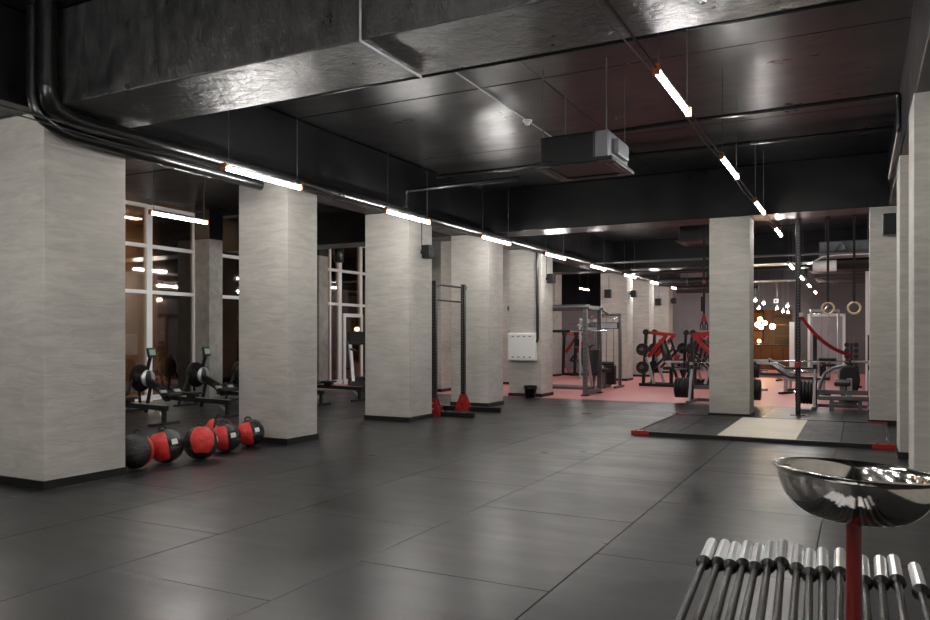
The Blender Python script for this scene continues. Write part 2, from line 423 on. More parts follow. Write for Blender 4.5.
# ------------------------------------------------------------------ pipes
def pipe(label, pts, r, group=None, collars=(), mat='pipe_paint', n=16, cr=1.1):
    p0 = Vector(pts[0]); t = thing('pipe', label, 'pipe', p0, group=group)
    # rounded corners
    P = [Vector(p) for p in pts]; out = [P[0]]
    for i in range(1, len(P)-1):
        a, b, c = P[i-1], P[i], P[i+1]; q = min(r*1.6, (a-b).length*.45, (c-b).length*.45)
        s, e = b+(a-b).normalized()*q, b+(c-b).normalized()*q
        for k in range(6):
            u = k/5; out.append(s*(1-u)**2+b*2*u*(1-u)+e*u*u)
    out.append(P[-1])
    MB().tube([p-p0 for p in out], r, n).build('pipe_run', mat, t)
    for c0, c1 in collars: MB().tube([Vector(c0)-p0, Vector(c1)-p0], r*cr, n).build('collar', mat, t)
    return t
pipe('black downpipe left of the pair at the first column', [(-6.33, 4.17, ZC), (-6.33, 4.17, 3.42), (-6.31, 4.2, 3.28), (-6.3, 4.42, 3.17), (-6.3, 6.95, 3.15)], .058,  # level run lengthened to cover the bright underside of the lengthwise beam
     'black downpipes', [((-6.33, 4.17, 3.93), (-6.33, 4.17, 3.99)), ((-6.33, 4.17, 3.45), (-6.33, 4.17, 3.52))])
pipe('thick black downpipe turning into the long pipe along the columns', [(-6.14, 4.17, ZC), (-6.14, 4.17, 3.44), (-6.18, 4.24, 3.32), (-6.22, 4.5, 3.28), (-6.22, 31.9, 3.28)], .076,
     'black downpipes', [((-6.14, 4.17, 3.97), (-6.14, 4.17, 4.03)), ((-6.14, 4.17, 3.48), (-6.14, 4.17, 3.55)), ((-6.22, 8.3, 3.28), (-6.22, 8.4, 3.28)), ((-6.22, 15.3, 3.28), (-6.22, 15.4, 3.28))])
pipe('black pipe running across under the ceiling above the second lamp', [(-6.22, 10.1, 3.37), (-6.22, 10.1, 3.62), (-4.4, 10.3, 3.68)], .035)
pipe('thin black pipe crossing the ceiling behind the cassette air conditioner', [(-3.0, 8.65, 3.3), (-3.0, 8.65, 3.72), (-2.0, 8.65, 3.74), (.36, 8.68, 3.76), (.36, 8.68, 3.4), (.36, 11.2, 3.4)], .022)
pipe('thin black pipe high across the slab nearer the camera', [(-6.4, 7.0, 4.12), (.4, 7.05, 4.12)], .018)
pipe('black pipe fixed across the slab in the middle of the bay', [(-6.4, 11.4, 4.1), (.4, 11.5, 4.1)], .03)
pipe('thin black pipe under the slab just past the middle beam', [(-6.1, 14.7, 3.5), (-2.3, 14.9, 3.5), (-2.3, 14.9, 3.0)], .03)
pipe('grey pipe crossing under the far ceiling', [(-6.14, 19.5, 3.3), (.28, 19.6, 3.3)], .03, mat='grey_steel')
pipe('dark pipe crossing in front of the third beam', [(-6.1, 21.8, 3.2), (.28, 21.9, 3.2)], .05)
pipe('slim light conduit down the near beam face and across its underside', [(-3.0, 4.285, ZC), (-3.0, 4.285, ZB-.012), (-3.0, 5.1, ZB-.012)], .009, mat='silver_paint')
pipe('slim light conduit along the slab to the smoke detector', [(-3.8, 5.11, 4.18), (-3.85, 10.4, 4.18)], .008, mat='silver_paint')
t = thing('smoke_detector', 'round white smoke detector on the black ceiling', 'detector', (-3.86, 9.3, 4.19))
MB().lathe([(0, -.02), (.035, -.02), (.06, -.01), (.065, .01), (0, .01)]).build('base', 'white_enamel', t)
MB().lathe([(0, -.055), (.03, -.05), (.04, -.02), (0, -.02)]).build('sensor_head', 'white_enamel', t)

# ------------------------------------------------------------------ ceiling machines
def cassette(label, x, y, z, s=.86, mat='galvanised'):
    t = thing('air_conditioner', label, 'air conditioner', (x, y, z), group='cassette air conditioners')
    h = s/2
    MB().box(-h+.06, h-.2, -h+.06, h-.06, .03, .32).build('body', 'black_metal', t, bevel=.02)
    MB().box(h-.2, h-.06, -h+.06, h-.06, .03, .32).build('end_case', mat, t, bevel=.01)
    f = MB(); w = .13
    f.box(-h, h, -h, -h+w, 0, .04).box(-h, h, h-w, h, 0, .04).box(-h, -h+w, -h+w, h-w, 0, .04).box(h-w, h, -h+w, h-w, 0, .04)
    f.build('face_frame', 'brown_slat' if mat == 'grey_duct' else 'dark_steel', t, bevel=.01)
    MB().box(-h+w, h-w, -h+w, h-w, .012, .03).build('grille', 'black_plastic', t)
    for sx, sy in ((1, 0), (-1, 0), (0, 1), (0, -1)):
        c = (sx*(h-w/2), sy*(h-w/2), -.002); dd = (.05, s*.6, .008) if sx else (s*.6, .05, .008)
        MB().cbox(c, dd).build('louvre', 'black_plastic', t)
    MB().box(h-.06, h+.0, -.2, .2, .1, .26).build('valve_box', mat, t, bevel=.01)
    for sx in (-1, 1):
        for sy in (-1, 1): MB().cyl((sx*h*.8, sy*h*.8, .3), (sx*h*.8, sy*h*.8, ZC-z), .006, 6).build('hanger_rod', 'grey_steel', t)
    return t
cassette('grey metal cassette air conditioner hanging in front of the middle beam', -2.63, 7.95, 3.15)
cassette('dark cassette air conditioner between the middle beam and the next', -2.75, 15.6, 3.22, mat='grey_duct')
t = thing('ventilation_duct', 'grey galvanised duct box hanging above the gymnastic rings', 'duct', (-.2, 20.2, 3.25))
MB().box(-.62, .48, -.3, .3, 0, .36).build('duct_body', 'galvanised', t, bevel=.02)
MB().cyl((-.75, -.36, -.22), (-.25, -.36, -.22), .13, 20).build('white_drum', 'white_enamel', t)
MB().tube([(-.72, -.34, -.1), (-.55, -.34, .0), (-.2, -.34, .03), (.46, -.34, .02)], .018, 8).build('hose', 'white_enamel', t)
MB().tube([(-.3, -.32, .08), (-.2, -.4, .25), (-.12, -.42, .3), (-.06, -.4, .2), (-.08, -.33, .05)], .02, 8).build('flexible_hose', 'grey_steel', t)
for x in (-.5, .4): MB().cyl((x, 0, .36), (x, 0, ZC-3.25), .008, 6).build('hanger_rod', 'grey_steel', t)
for i, y in enumerate((21.0, 22.0, 23.6, 24.6, 25.6, 26.6)):
    o = MB().box(-1.1, .29, y, y+.12, 3.02, 3.16).build('ceiling_slat', 'brown_slat')
    tag(o, 'dark brown ceiling slat above the red floor, %s from the camera' % ORD[i], 'slat', 'brown ceiling slats')
t = thing('ventilation_duct', 'wide dark ribbed duct under the far ceiling left of the rig post', 'duct', (-2.6, 25.5, 3.1))
MB().box(-1.7, 1.2, -.4, .4, 0, .62).build('duct_body', 'grey_duct', t, bevel=.02)
for x in (-1.4, 1.0): MB().cyl((x, 0, .6), (x, 0, ZC-3.1), .01, 6).build('hanger_rod', 'grey_steel', t)
for k in range(8): MB().box(-1.6+k*.36, -1.57+k*.36, -.43, -.4, 0, .62).build('rib', 'grey_duct', t)
for i, (x, y, z, w) in enumerate(((-4.75, 24.5, 3.1, .25), (-4.6, 26.5, 3.0, .3), (-3.9, 27.5, 3.0, .22))):
    t = thing('ventilation_duct', ['slim', 'round', 'small'][i]+' dark duct near the far lamps, %s behind the red machines' % ORD[i], 'duct', (x, y, z))
    MB().cyl((-.9, 0, 0), (.9, 0, .0), w/2, 16).build('duct_body', 'grey_duct', t)
    MB().tube([(-.02, 0, 0), (.02, 0, 0)], w/2+.02, 16).build('flange', 'grey_steel', t)
    MB().cyl((0, 0, w/2), (0, 0, ZC-z), .008, 6).build('hanger_rod', 'grey_steel', t)
t = thing('pendant_downlight', 'black cylindrical downlight hanging in front of the glass door', 'lamp', (-11.2, 15.1, 3.17))
MB().lathe([(0, 0), (.10, 0), (.12, .01), (.12, .33), (.11, .34), (0, .34)], n=24).build('can', 'black_plastic', t)
MB().cyl((0, 0, .34), (0, 0, ZC-3.17), .012, 8).build('stem', 'black_metal', t)
# ------------------------------------------------------------------ speakers, electrical panel, bin
def speaker(label, loc, rz, w=.15, h=.22, dd=.16, cable=None):
    t = thing('speaker', label, 'speaker', loc, rz, 'small black wall speakers')   # local +x points away from the wall
    MB().box(.04, .04+dd, -w/2, w/2, -h/2, h/2).build('cabinet', 'black_plastic', t, bevel=.015)
    MB().box(.04+dd, .046+dd, -w*.42, w*.42, -h*.44, h*.44).build('grille', 'webbing', t)
    MB().box(-.0, .05, -.03, .03, -.03, .03).build('bracket', 'black_metal', t)
    if cable: MB().cyl((.006, 0, 0), (.006, 0, cable), .007, 6).build('cable', 'black_plastic', t)
    return t
speaker('small black speaker on the column left of the pull-up stand', (-6.38, 10.85, 2.75), 0, cable=.6)
speaker('small black speaker on the side of the electrical panel column', (-6.38, 16.5, 2.7), 0, cable=.6)
speaker('small black speaker on the side of the column behind the grey cable machine', (-6.38, 23.75, 2.72), 0)
speaker('black speaker on the front of the column behind the grey cable machine', (-6.95, 23.4, 2.72), -PI/2, w=.2, h=.26, cable=.55)
speaker('small black speaker on the side of the farthest left column', (-6.38, 29.6, 2.75), 0)
speaker('black speaker on the front of the farthest left column', (-6.75, 29.3, 2.7), -PI/2, w=.22, h=.26, cable=.5)
speaker('black speaker box on the right hand column beside the platform', (.42, 13.45, 3.07), -PI/2, w=.18, h=.32, dd=.2)
pb = thing('electrical_panel', 'white electrical panel box mounted on a plaster column', 'panel', (-6.82, 16.2, 1.14))
MB().box(-.34, .34, -.13, 0, -.315, .315).build('cabinet', 'white_enamel', pb, bevel=.008)
dr = MB().box(-.325, .325, -.142, -.13, -.3, .3).build('door', 'white_enamel', pb, bevel=.004)
for zz in (-.235, .235):
    for k in range(4): MB().box(-.23+k*.14, -.18+k*.14, -.146, -.142, zz-.012, zz+.012).build('vent_slot', 'grey_steel', dr)
pipe('black cable conduit running down the column to the white electrical panel', [(-6.46, 16.16, ZB-.02), (-6.46, 16.16, 1.3), (-6.48, 16.14, 1.24)], .032, collars=[((-6.46, 16.16, 1.36), (-6.46, 16.16, 1.46))])
t = thing('waste_bin', 'small black bin on the floor below the white electrical panel', 'bin', (-6.58, 16.03, 0))
MB().lathe([(0, 0), (.11, 0), (.145, .25), (.155, .25), (.155, .27), (.138, .27), (.105, .02), (0, .02)], n=24).build('bucket', 'black_plastic', t)
MB().lathe([(.146, .2), (.152, .2), (.154, .225), (.148, .225)], n=24).build('rim_band', 'black_rubber', t)

# ------------------------------------------------------------------ medicine balls
def med_ball(label, px, py, r, rot, pattern):
    p = at_z(px, py); t = thing('medicine_ball', label, 'ball', (p.x, p.y, r), group='red and black medicine balls')
    t.rotation_euler = rot
    n = 4; lat = 54
    for g in range(n):
        b = MB(); na, nb = 10, 10; vs = []
        for i in range(na+1):
            for j in range(nb+1):
                u = i/na; v = j/nb
                a = (g+u)*2*PI/n; ph = math.radians(-lat+2*lat*v)
                e = min(u, 1-u); puff = r*(.965+.035*min(1, e*9))*(1+.006*math.sin(19*a+7*ph))
                vs.append((puff*math.cos(a)*math.cos(ph), puff*math.sin(a)*math.cos(ph), puff*math.sin(ph)))
        fs = [(i*(nb+1)+j, (i+1)*(nb+1)+j, (i+1)*(nb+1)+j+1, i*(nb+1)+j+1) for i in range(na) for j in range(nb)]
        b.add(vs, fs, True); red = pattern[g]
        o = b.build('panel', 'vinyl_red' if red else 'vinyl_black', t)
        if red: o['label'] = 'red vinyl panel'
    for s in (-1, 1):
        prof = [(r*.985*math.cos(math.radians(a)), s*r*.985*math.sin(math.radians(a))) for a in (lat-4, 60, 68, 76, 83, 90)]
        MB().lathe(prof, n=24).build('cap', 'vinyl_black', t)
    MB().tube([(-.035, 0, r*.95), (-.03, 0, r*1.1), (0, 0, r*1.17), (.03, 0, r*1.1), (.035, 0, r*.95)], .012, 8).build('loop_handle', 'webbing', t)
    # white printed patch, bent to the ball
    b = MB(); vs = []
    for i in range(4):
        for j in range(4):
            a = math.radians(102+i*7); ph = math.radians(-2+j*6); q = r*1.012
            vs.append((q*math.cos(a)*math.cos(ph), q*math.sin(a)*math.cos(ph), q*math.sin(ph)))
    b.add(vs, [(i*4+j, (i+1)*4+j, (i+1)*4+j+1, i*4+j+1) for i in range(3) for j in range(3)], True)
    lb = b.build('label_patch', 'white_label', t); lb['label'] = 'white label patch'
    return t
R_ = math.radians
med_ball('mostly black medicine ball half hidden by the nearest column', 135, 469, .185, (R_(-6), R_(4), R_(22)), (1, 0, 0, 0))
med_ball('medicine ball with a red left half, second from the nearest column', 166, 463, .185, (R_(10), R_(10), R_(-122)), (1, 0, 1, 0))
med_ball('medicine ball with a big red front panel, in the middle of the row', 200.5, 459.5, .185, (R_(16), R_(-22), R_(-82)), (1, 0, 1, 0))
med_ball('medicine ball lying behind the others, only its top showing', 219, 443.5, .17, (R_(10), R_(5), R_(-160)), (1, 0, 1, 0))
med_ball('medicine ball with a red left panel, second from the right', 226, 452, .175, (R_(4), R_(6), R_(-128)), (1, 0, 1, 0))
med_ball('medicine ball at the right end, touching the next column', 250.5, 446.5, .17, (R_(8), R_(10), R_(-128)), (1, 0, 1, 0))

# ------------------------------------------------------------------ rowing machines (flywheel towards the windows, -x)
def rower(label, x, y):
    t = thing('rowing_machine', label, 'rowing machine', (x, y, 0), group='rowing machines')
    MB().bar((.05, 0, .26), (-1.55, 0, .29), .06, .075).build('monorail', 'dark_steel', t, bevel=.006)
    MB().bar((.04, 0, .302), (-1.2, 0, .325), .035, .008).build('rail_track', 'silver_paint', t)
    MB().bar((-.02, 0, .02), (-.02, 0, .25), .05, .06).build('rear_leg', 'black_metal', t, bevel=.004)
    MB().bar((-.02, -.28, .02), (-.02, .28, .02), .06, .04).build('rear_foot', 'black_metal', t, bevel=.008)
    MB().bar((-.03, 0, .1), (-.22, 0, .24), .03, .03).build('brace', 'silver_paint', t)
    # seat
    MB().box(-.95, -.7, -.14, .14, .37, .41).build('seat', 'black_pad', t, bevel=.02)
    MB().box(-.92, -.73, -.05, .05, .3, .37).build('seat_carriage', 'black_plastic', t)
    # boom and flywheel
    MB().bar((-1.35, 0, .33), (-2.05, 0, .62), .09, .12).build('boom', 'black_plastic', t, bevel=.01)
    fw = MB().lathe([(0, -.07), (.20, -.07), (.24, -.04), (.25, 0), (.24, .04), (.20, .07), (0, .07)], (-2.12, 0, .62), 'y', 32).build('flywheel_cage', 'black_plastic', t)
    MB().lathe([(.02, -.078), (.12, -.078), (.12, -.072), (.02, -.072)], (-2.12, 0, .62), 'y', 24).build('hub_ring', 'dark_steel', fw)
    MB().lathe([(.0, .0), (.15, .0), (.15, .015), (.0, .02)], (-1.93, 0, .62), 'x', 24).build('side_cover', 'silver_paint', t)
    for s in (-1, 1):
        MB().bar((-2.25, s*.06, .6), (-2.38, s*.22, .0), .045, .045).build('front_leg', 'black_metal', t)
    MB().bar((-2.38, -.3, .02), (-2.38, .3, .02), .06, .04).build('front_foot', 'black_metal', t, bevel=.008)
    MB().bar((-1.85, 0, .5), (-1.98, 0, .0), .04, .05).build('middle_leg', 'black_metal', t)
    # foot rests
    for s in (-1, 1):
        f = MB().cbox((-1.38, s*.15, .36), (.34, .12, .03), Matrix.Rotation(R_(42), 3, 'Y')).build('footrest', 'dark_steel', t, bevel=.008)
        MB().cbox((-1.36, s*.15, .40), (.07, .13, .03), Matrix.Rotation(R_(42), 3, 'Y')).build('foot_strap', 'silver_paint', f)
    MB().cbox((-1.2, 0, .36), (.2, .5, .035), Matrix.Rotation(R_(10), 3, 'Y')).build('handle_bar', 'black_rubber', t, bevel=.01)
    # monitor
    MB().bar((-1.98, 0, .66), (-1.86, 0, 1.02), .05, .045).build('monitor_arm', 'black_plastic', t, bevel=.006)
    mo = MB().cbox((-1.84, 0, 1.08), (.05, .17, .17), Matrix.Rotation(R_(-14), 3, 'Y')).build('monitor', 'black_plastic', t, bevel=.012)
    MB().cbox((-1.813, 0, 1.085), (.006, .13, .1), Matrix.Rotation(R_(-14), 3, 'Y')).build('screen', 'green_screen', mo)
    return t
r0 = rower('black rowing machine whose rail shows beside the nearest column', -9.5, 8.37)
dup(r0, (-9.42, 9.62, 0), label='black rowing machine with whole flywheel showing left of the window pillar')
dup(r0, (-9.45, 10.95, 0), label='black rowing machine whose flywheel stands before the window pillar')
dup(r0, (-9.5, 12.25, 0), label='black rowing machine whose rail end shows right of the second column')
dup(r0, (-9.42, 13.45, 0), label='black rowing machine with flywheel showing left of the glass door')
# treadmill by the glass door
def treadmill(label, x, y, rz):
    t = thing('treadmill', label, 'treadmill', (x, y, 0), rz)
    MB().box(-.4, .4, -.9, .9, .06, .2).build('deck', 'dark_steel', t, bevel=.02)
    MB().box(-.27, .27, -.85, .75, .2, .212).build('belt', 'black_rubber', t)
    for s in (-1, 1):
        MB().bar((s*.36, .55, .15), (s*.36, .85, 1.25), .09, .07).build('upright', 'silver_paint', t, bevel=.01)
        MB().bar((s*.36, .80, 1.05), (s*.36, .25, .98), .05, .05).build('handrail', 'black_rubber', t, bevel=.015)
    MB().cbox((0, .86, 1.33), (.8, .12, .36), Matrix.Rotation(R_(-25), 3, 'X')).build('console', 'black_plastic', t, bevel=.03)
    MB().box(-.38, .38, .6, .95, .14, .3).build('motor_cover', 'black_plastic', t, bevel=.03)
    for s in (-1, 1): MB().box(s*.3-.06, s*.3+.06, -.85, -.7, 0, .06).build('foot', 'black_rubber', t)
    MB().box(-.36, .36, .6, .8, 0, .06).build('front_foot', 'black_rubber', t)
    return t
treadmill('treadmill with grey uprights partly hidden left of the third column', -11.2, 16.6, R_(55))

# ------------------------------------------------------------------ pull-up stand
t = thing('pull_up_stand', 'tall black pull-up stand with red foot gussets between two columns', 'rack', (-6.5, 11.5, 0))
for y in (0, 1.08):
    u = MB().box(-.0375, .0375, y-.0375, y+.0375, .08, 2.33).build('upright', 'black_metal', t, bevel=.004)
    hb = MB()
    for k in range(40):
        z = .2+k*.052
        hb.cyl((.034, y, z), (.0385, y, z), .012, 8); hb.cyl((0, y-.034, z), (0, y-.0385, z), .012, 8)
    hh = hb.build('bolt_hole_row', 'grey_steel', u); hh['kind'] = 'stuff'
    MB().box(-.5, .76, y-.0375, y+.0375, 0, .08).build('foot_beam', 'black_metal', t, bevel=.004)
    for s in (-1, 1):
        g = MB(); yy = y+s*.043; th = .005
        pts = [(-.14, .0), (.14, .0), (.14, .08), (.045, .3), (-.045, .3), (-.14, .08)]
        vs = [(a, yy-th, b) for a, b in pts]+[(a, yy+th, b) for a, b in pts]
        g.add(vs, [(0, 1, 2, 3, 4, 5), (11, 10, 9, 8, 7, 6)]+[(i, i+6, (i+1) % 6+6, (i+1) % 6) for i in range(6)])
        go = g.build('gusset', 'red_paint', t)
        for bx, bz in ((-.08, .05), (.08, .05), (0, .12), (0, .22)):
            MB().cyl((bx, yy+s*.005, bz), (bx, yy+s*.014, bz), .016, 8).build('bolt', 'chrome', go)
    MB().box(.02, .05, y-.05, y+.05, 2.22, 2.3).build('bar_bracket', 'dark_steel', t)
for z, r in ((2.27, .019), (2.0, .016)): MB().cyl((0, .03, z), (0, 1.05, z), r, 12).build('pull_up_bar', 'dark_steel', t)
MB().box(-.46, -.38, .04, 1.04, .0, .07).build('rear_cross_beam', 'black_metal', t)

# ------------------------------------------------------------------ lifting platform
t = thing('lifting_platform', 'black lifting platform with pale wooden centre and red corner plates', 'platform', (-2.81, 10.55, 0))
W_, D_ = 3.2, 2.75; zt = .045
for b in ((0, W_, 0, .06, 0, zt+.004), (0, W_, D_-.06, D_, 0, zt+.004), (0, .06, .06, D_-.06, 0, zt+.004), (W_-.06, W_, .06, D_-.06, 0, zt+.004)):
    MB().box(*b).build('frame_rail', 'black_metal', t, bevel=.004)
MB().box(1.13, 2.10, .06, D_-.06, 0, zt).build('wooden_centre', 'wood_board', t)
for x0, x1 in ((.06, .595), (.595, 1.13), (2.10, 2.62), (2.62, 3.14)):
    for y0, y1 in ((.06, 1.375), (1.375, 2.69)):
        MB().box(x0+.003, x1-.003, y0+.003, y1-.003, 0, zt-.003).build('platform_mat', 'platform_rubber', t, bevel=.004)
for sx in (0, 1):
    for sy in (0, 1):
        x0 = -.006 if sx == 0 else W_-.24; x1 = x0+.246
        y0 = -.006 if sy == 0 else D_-.07; y1 = y0+.076
        cp = MB().box(x0, x1, y0, y1, 0, zt+.012).build('corner_plate', 'red_paint', t, bevel=.003)
        cp['label'] = 'red corner plate'
        for k in (.06, .18): MB().cyl((x0+k, (y0+y1)/2, zt+.012), (x0+k, (y0+y1)/2, zt+.02), .014, 8).build('bolt', 'dark_steel', cp)

# ------------------------------------------------------------------ chalk stand and bowl
BX, BY = -.012, 2.73
t = thing('chalk_stand', 'dark red post stand under the steel bowl', 'stand', (BX, BY, 0))
MB().lathe([(0, 0), (.2, 0), (.2, .012), (.19, .018), (0, .018)], n=32).build('base_plate', 'dark_red_paint', t)
MB().cyl((0, 0, .018), (0, 0, .76), .0232, 24).build('post', 'dark_red_paint', t)
MB().lathe([(0, .76), (.04, .76), (.045, .763), (.045, .768), (0, .768)], n=24).build('top_flange', 'dark_red_paint', t)
bowl = thing('steel_bowl', 'large shiny stainless steel bowl on the dark red stand', 'bowl', (BX, BY, .771))
Rb, Hb = .238, .154
prof = []
for k in range(15):
    a = k/14; ang = a*PI/2*.93
    prof.append((.085+(Rb-.085)*math.sin(ang)**.9 if k else .085, Hb*(1-math.cos(ang))/(1-math.cos(PI/2*.93))))
outer = [(0, .0)]+prof+[(Rb+.012, Hb+.0), (Rb+.014, Hb+.004), (Rb+.008, Hb+.007), (Rb-.002, Hb+.004)]
inner = [(max(0, r-.004), z+.004) for r, z in prof][::-1]+[(0, .004)]
MB().lathe(outer+inner, n=72).build('bowl_body', 'bowl_steel', bowl)
bowl.rotation_euler = (R_(-2.2), R_(2.6), 0)

# ------------------------------------------------------------------ barbells on their low rack
ZBAR = .30
def barbell(label, p_tip, d):
    L = 2.2; t = thing('barbell', label, 'barbell', p_tip, math.atan2(d.y, d.x), 'barbells lying on the low floor rack')   # local +x runs from the far tip towards the camera
    sl = .415
    MB().cyl((sl, 0, 0), (L-sl, 0, 0), .0165, 14).build('shaft', 'shaft_steel', t)
    for a, b, s in ((0, sl, 1), (L, L-sl, -1)):
        se = MB()
        n = 20; ring = []
        for q in (a+s*.012, b-s*.035):
            for k in range(n):
                r = .027 if k % 2 else .0252
                ring.append((q, r*math.cos(2*PI*k/n), r*math.sin(2*PI*k/n)))
        se.add(ring, [(k, (k+1) % n, n+(k+1) % n, n+k) for k in range(n)]+[tuple(range(n)), tuple(range(n, 2*n))[::-1]])
        se.build('sleeve', 'sleeve_chrome', t)
        MB().lathe([(0, a), (.017, a), (.022, a+s*.012), (0, a+s*.012)], axis='x', n=20).build('end_cap', 'dark_steel', t)
        MB().lathe([(.0, b-s*.035), (.031, b-s*.035), (.035, b-s*.03), (.035, b-s*.018), (.03, b-s*.012), (.024, b+s*.012), (.0, b+s*.012)], axis='x', n=20).build('collar', 'shaft_steel', t)
    return t
tips = [(180, 66), (225, 70), (262, 77), (302, 74), (342, 83), (382, 75), (424, 70), (477, 87), (517, 101), (560, 97), (620, 100), (697, 125), (757, 126), (803, 123), (875, 151)]
ends = [70, 130, 190, 240, 290, 345, 402, 458, 510, 560, 616, 713, 772, 840, 925]
for i, ((x, y), e) in enumerate(zip(tips, ends)):
    a = at_z(660+x/3.444, 523+y/3.444, ZBAR); b = at_z(660+e/3.444, 619, ZBAR); d_ = (b-a).normalized()
    barbell('steel barbell with chrome sleeve, %s from the left of the row' % ORD[i], a, d_)
t = thing('barbell_rack', 'low black floor rack that carries the row of barbells', 'rack', (-.1, 2.6, 0))
for y in (.25, -.6):
    MB().box(-.58, .54, y-.02, y+.02, ZBAR-.055, ZBAR-.017).build('rail', 'black_metal', t)
    for x in (-.55, .51): MB().box(x-.02, x+.02, y-.02, y+.02, 0, ZBAR-.055).build('leg', 'black_metal', t)
for x in (-.55, .51): MB().box(x-.02, x+.02, -.58, .23, .04, .08).build('stretcher', 'black_metal', t)

# ------------------------------------------------------------------ weight plates, benches, racks
def plate_mesh(r, th):
    b = MB().lathe([(.026, -th/2), (r*.34, -th/2), (r*.36, -th*.3), (r*.78, -th*.3), (r*.82, -th/2), (r*.97, -th/2), (r, -th*.35), (r, th*.35), (r*.97, th/2), (r*.82, th/2), (r*.78, th*.3), (r*.36, th*.3), (r*.34, th/2), (.026, th/2), (.026, -th/2)], axis='x', n=32)
    return b
proto_plate = {}
def plate(label, loc, r=.21, th=.05, group=None, rz=0.):
    key = (r, th)
    if key not in proto_plate:
        t = thing('weight_plate', label, 'weight plate', loc, rz, group)
        plate_mesh(r, th).build('disc', 'black_rubber', t)
        MB().lathe([(.027, -th/2-.003), (.05, -th/2-.003), (.05, th/2+.003), (.027, th/2+.003), (.027, -th/2-.003)], axis='x', n=20).build('hub', 'grey_steel', t)
        proto_plate[key] = t; return t
    return dup(proto_plate[key], loc, rz, label, group)

def bench_station(label, xc, y, half, zbar, barlab, gaps, barx=None):
    t = thing('bench_press_rack', label, 'rack', (xc, y, 0), group='bench press racks')
    for s in (-1, 1):
        MB().box(s*half-.035, s*half+.035, -.04, .04, .05, zbar+.5).build('upright', 'dark_steel', t, bevel=.006)
        MB().bar((s*half, .0, zbar-.12), (s*half-.0, -.32, .05), .05, .05).build('strut', 'silver_paint', t, bevel=.005)
        MB().box(s*half-.04, s*half+.04, -.45, .5, 0, .06).build('foot_beam', 'grey_steel', t, bevel=.006)
        MB().box(s*half-.03, s*half+.03, -.14, -.04, zbar-.06, zbar-.0145).build('bar_hook', 'silver_paint', t)
        for z in (.30, .70):
            MB().cyl((s*(half+.035), 0, z), (s*(half+.36), 0, z), .024, 12).build('plate_horn', 'chrome', t)
    MB().box(-half, half, -.03, .03, .28, .36).build('cross_beam', 'grey_steel', t, bevel=.006)
    MB().box(-half, half, .38, .44, .0, .06).build('rear_beam', 'grey_steel', t)
    # bench
    MB().box(-.14, .14, .2, 1.35, .42, .5).build('bench_pad', 'black_pad', t, bevel=.025)
    MB().box(-.04, .04, .03, 1.3, .34, .42).build('bench_spine', 'grey_steel', t)
    MB().box(-.04, .04, 1.16, 1.22, .05, .34).build('bench_leg', 'grey_steel', t)
    MB().box(-.25, .25, 1.15, 1.23, 0, .05).build('bench_foot', 'grey_steel', t)
    bx0 = (barx if barx is not None else xc-1.1)
    b = thing('barbell', barlab, 'barbell', (bx0, y-.09, zbar), 0, 'barbells in the bench press racks')
    MB().cyl((.415, 0, 0), (1.785, 0, 0), .0145, 12).build('shaft', 'chrome', b)
    for a, c, q in ((0, .415, 1), (2.2, 1.785, -1)):
        MB().cyl((a, 0, 0), (c, 0, 0), .025, 16).build('sleeve', 'sleeve_chrome', b)
        MB().cyl((c-q*.03, 0, 0), (c, 0, 0), .036, 16).build('collar', 'dark_steel', b)
    return t
S1X, S1Y, S1H = -2.52, 16.35, .56
bench_station('bench press rack left of and behind the middle column', S1X, S1Y, S1H, .84, 'chrome barbell on the bench rack behind the middle column', None)
S2X, S2Y, S2H = -.27, 16.0, .46
bench_station('bench press rack between the black rig post and the right column', S2X, S2Y, S2H, .90, 'chrome barbell on the bench rack right of the black rig post', None, barx=-1.93)
for k in range(5): plate('black plate in the low stack left of the middle column, %s outward' % ORD[k], (S1X-S1H-.075-k*.059, S1Y, .30), .21, .05, 'plates low on the left bench rack')
for k in range(3): plate('black plate low at the right edge of the middle column, %s outward' % ORD[k], (S1X+S1H+.075+k*.059, S1Y, .30), .21, .05, 'plates low right of the middle column')
for k in range(3): plate('smaller black plate high at the right edge of the middle column, %s outward' % ORD[k], (S1X+S1H+.07+k*.049, S1Y, .70), .16, .04, 'plates high right of the middle column')
for k in range(1): plate('smaller black weight plate on the upper left horn beside the red machines', (S1X-S1H-.07, S1Y, .70), .10, .04)
for k in range(5): plate('big black plate beside the rig post, %s outward from the bench rack upright' % ORD[k], (S2X-S2H-.075-k*.059, S2Y, .30), .22, .05, 'plates beside the rig post')
# low equipment beam with two legs before the right column
t = thing('floor_bench', 'long low grey bar bench between the rig post and the right column', 'bench', (-.65, 15.55, 0))
MB().box(0, .93, -.06, .06, .2, .28).build('bench_top', 'grey_steel', t, bevel=.015)
for x in (.22, .68): MB().box(x-.035, x+.035, -.05, .05, 0, .2).build('leg', 'grey_steel', t)
# upright black padded bench
t = thing('exercise_bench', 'upright black padded bench seen from behind, before the dumbbell tower', 'bench', (-.16, 17.9, 0))
b = MB(); pts = [(-.14, .16), (.14, .16), (.2, .45), (.18, .66), (.11, .74), (-.11, .74), (-.18, .66), (-.2, .45)]
n = len(pts); b.add([(x, -.04, z) for x, z in pts]+[(x, .04, z) for x, z in pts], [tuple(range(n)), tuple(range(2*n-1, n-1, -1))]+[(i, i+n, (i+1) % n+n, (i+1) % n) for i in range(n)])
b.build('back_pad', 'black_pad', t, bevel=.02)
MB().box(-.05, .05, -.1, -.04, .1, .5).build('spine', 'silver_paint', t)
MB().box(-.2, .2, -.16, -.02, 0, .1).build('foot', 'black_metal', t, bevel=.02)
MB().box(-.16, .16, .04, .5, .32, .4).build('seat_pad', 'black_pad', t, bevel=.02)
MB().box(-.04, .04, .0, .62, .04, .1).build('base_beam', 'grey_steel', t)
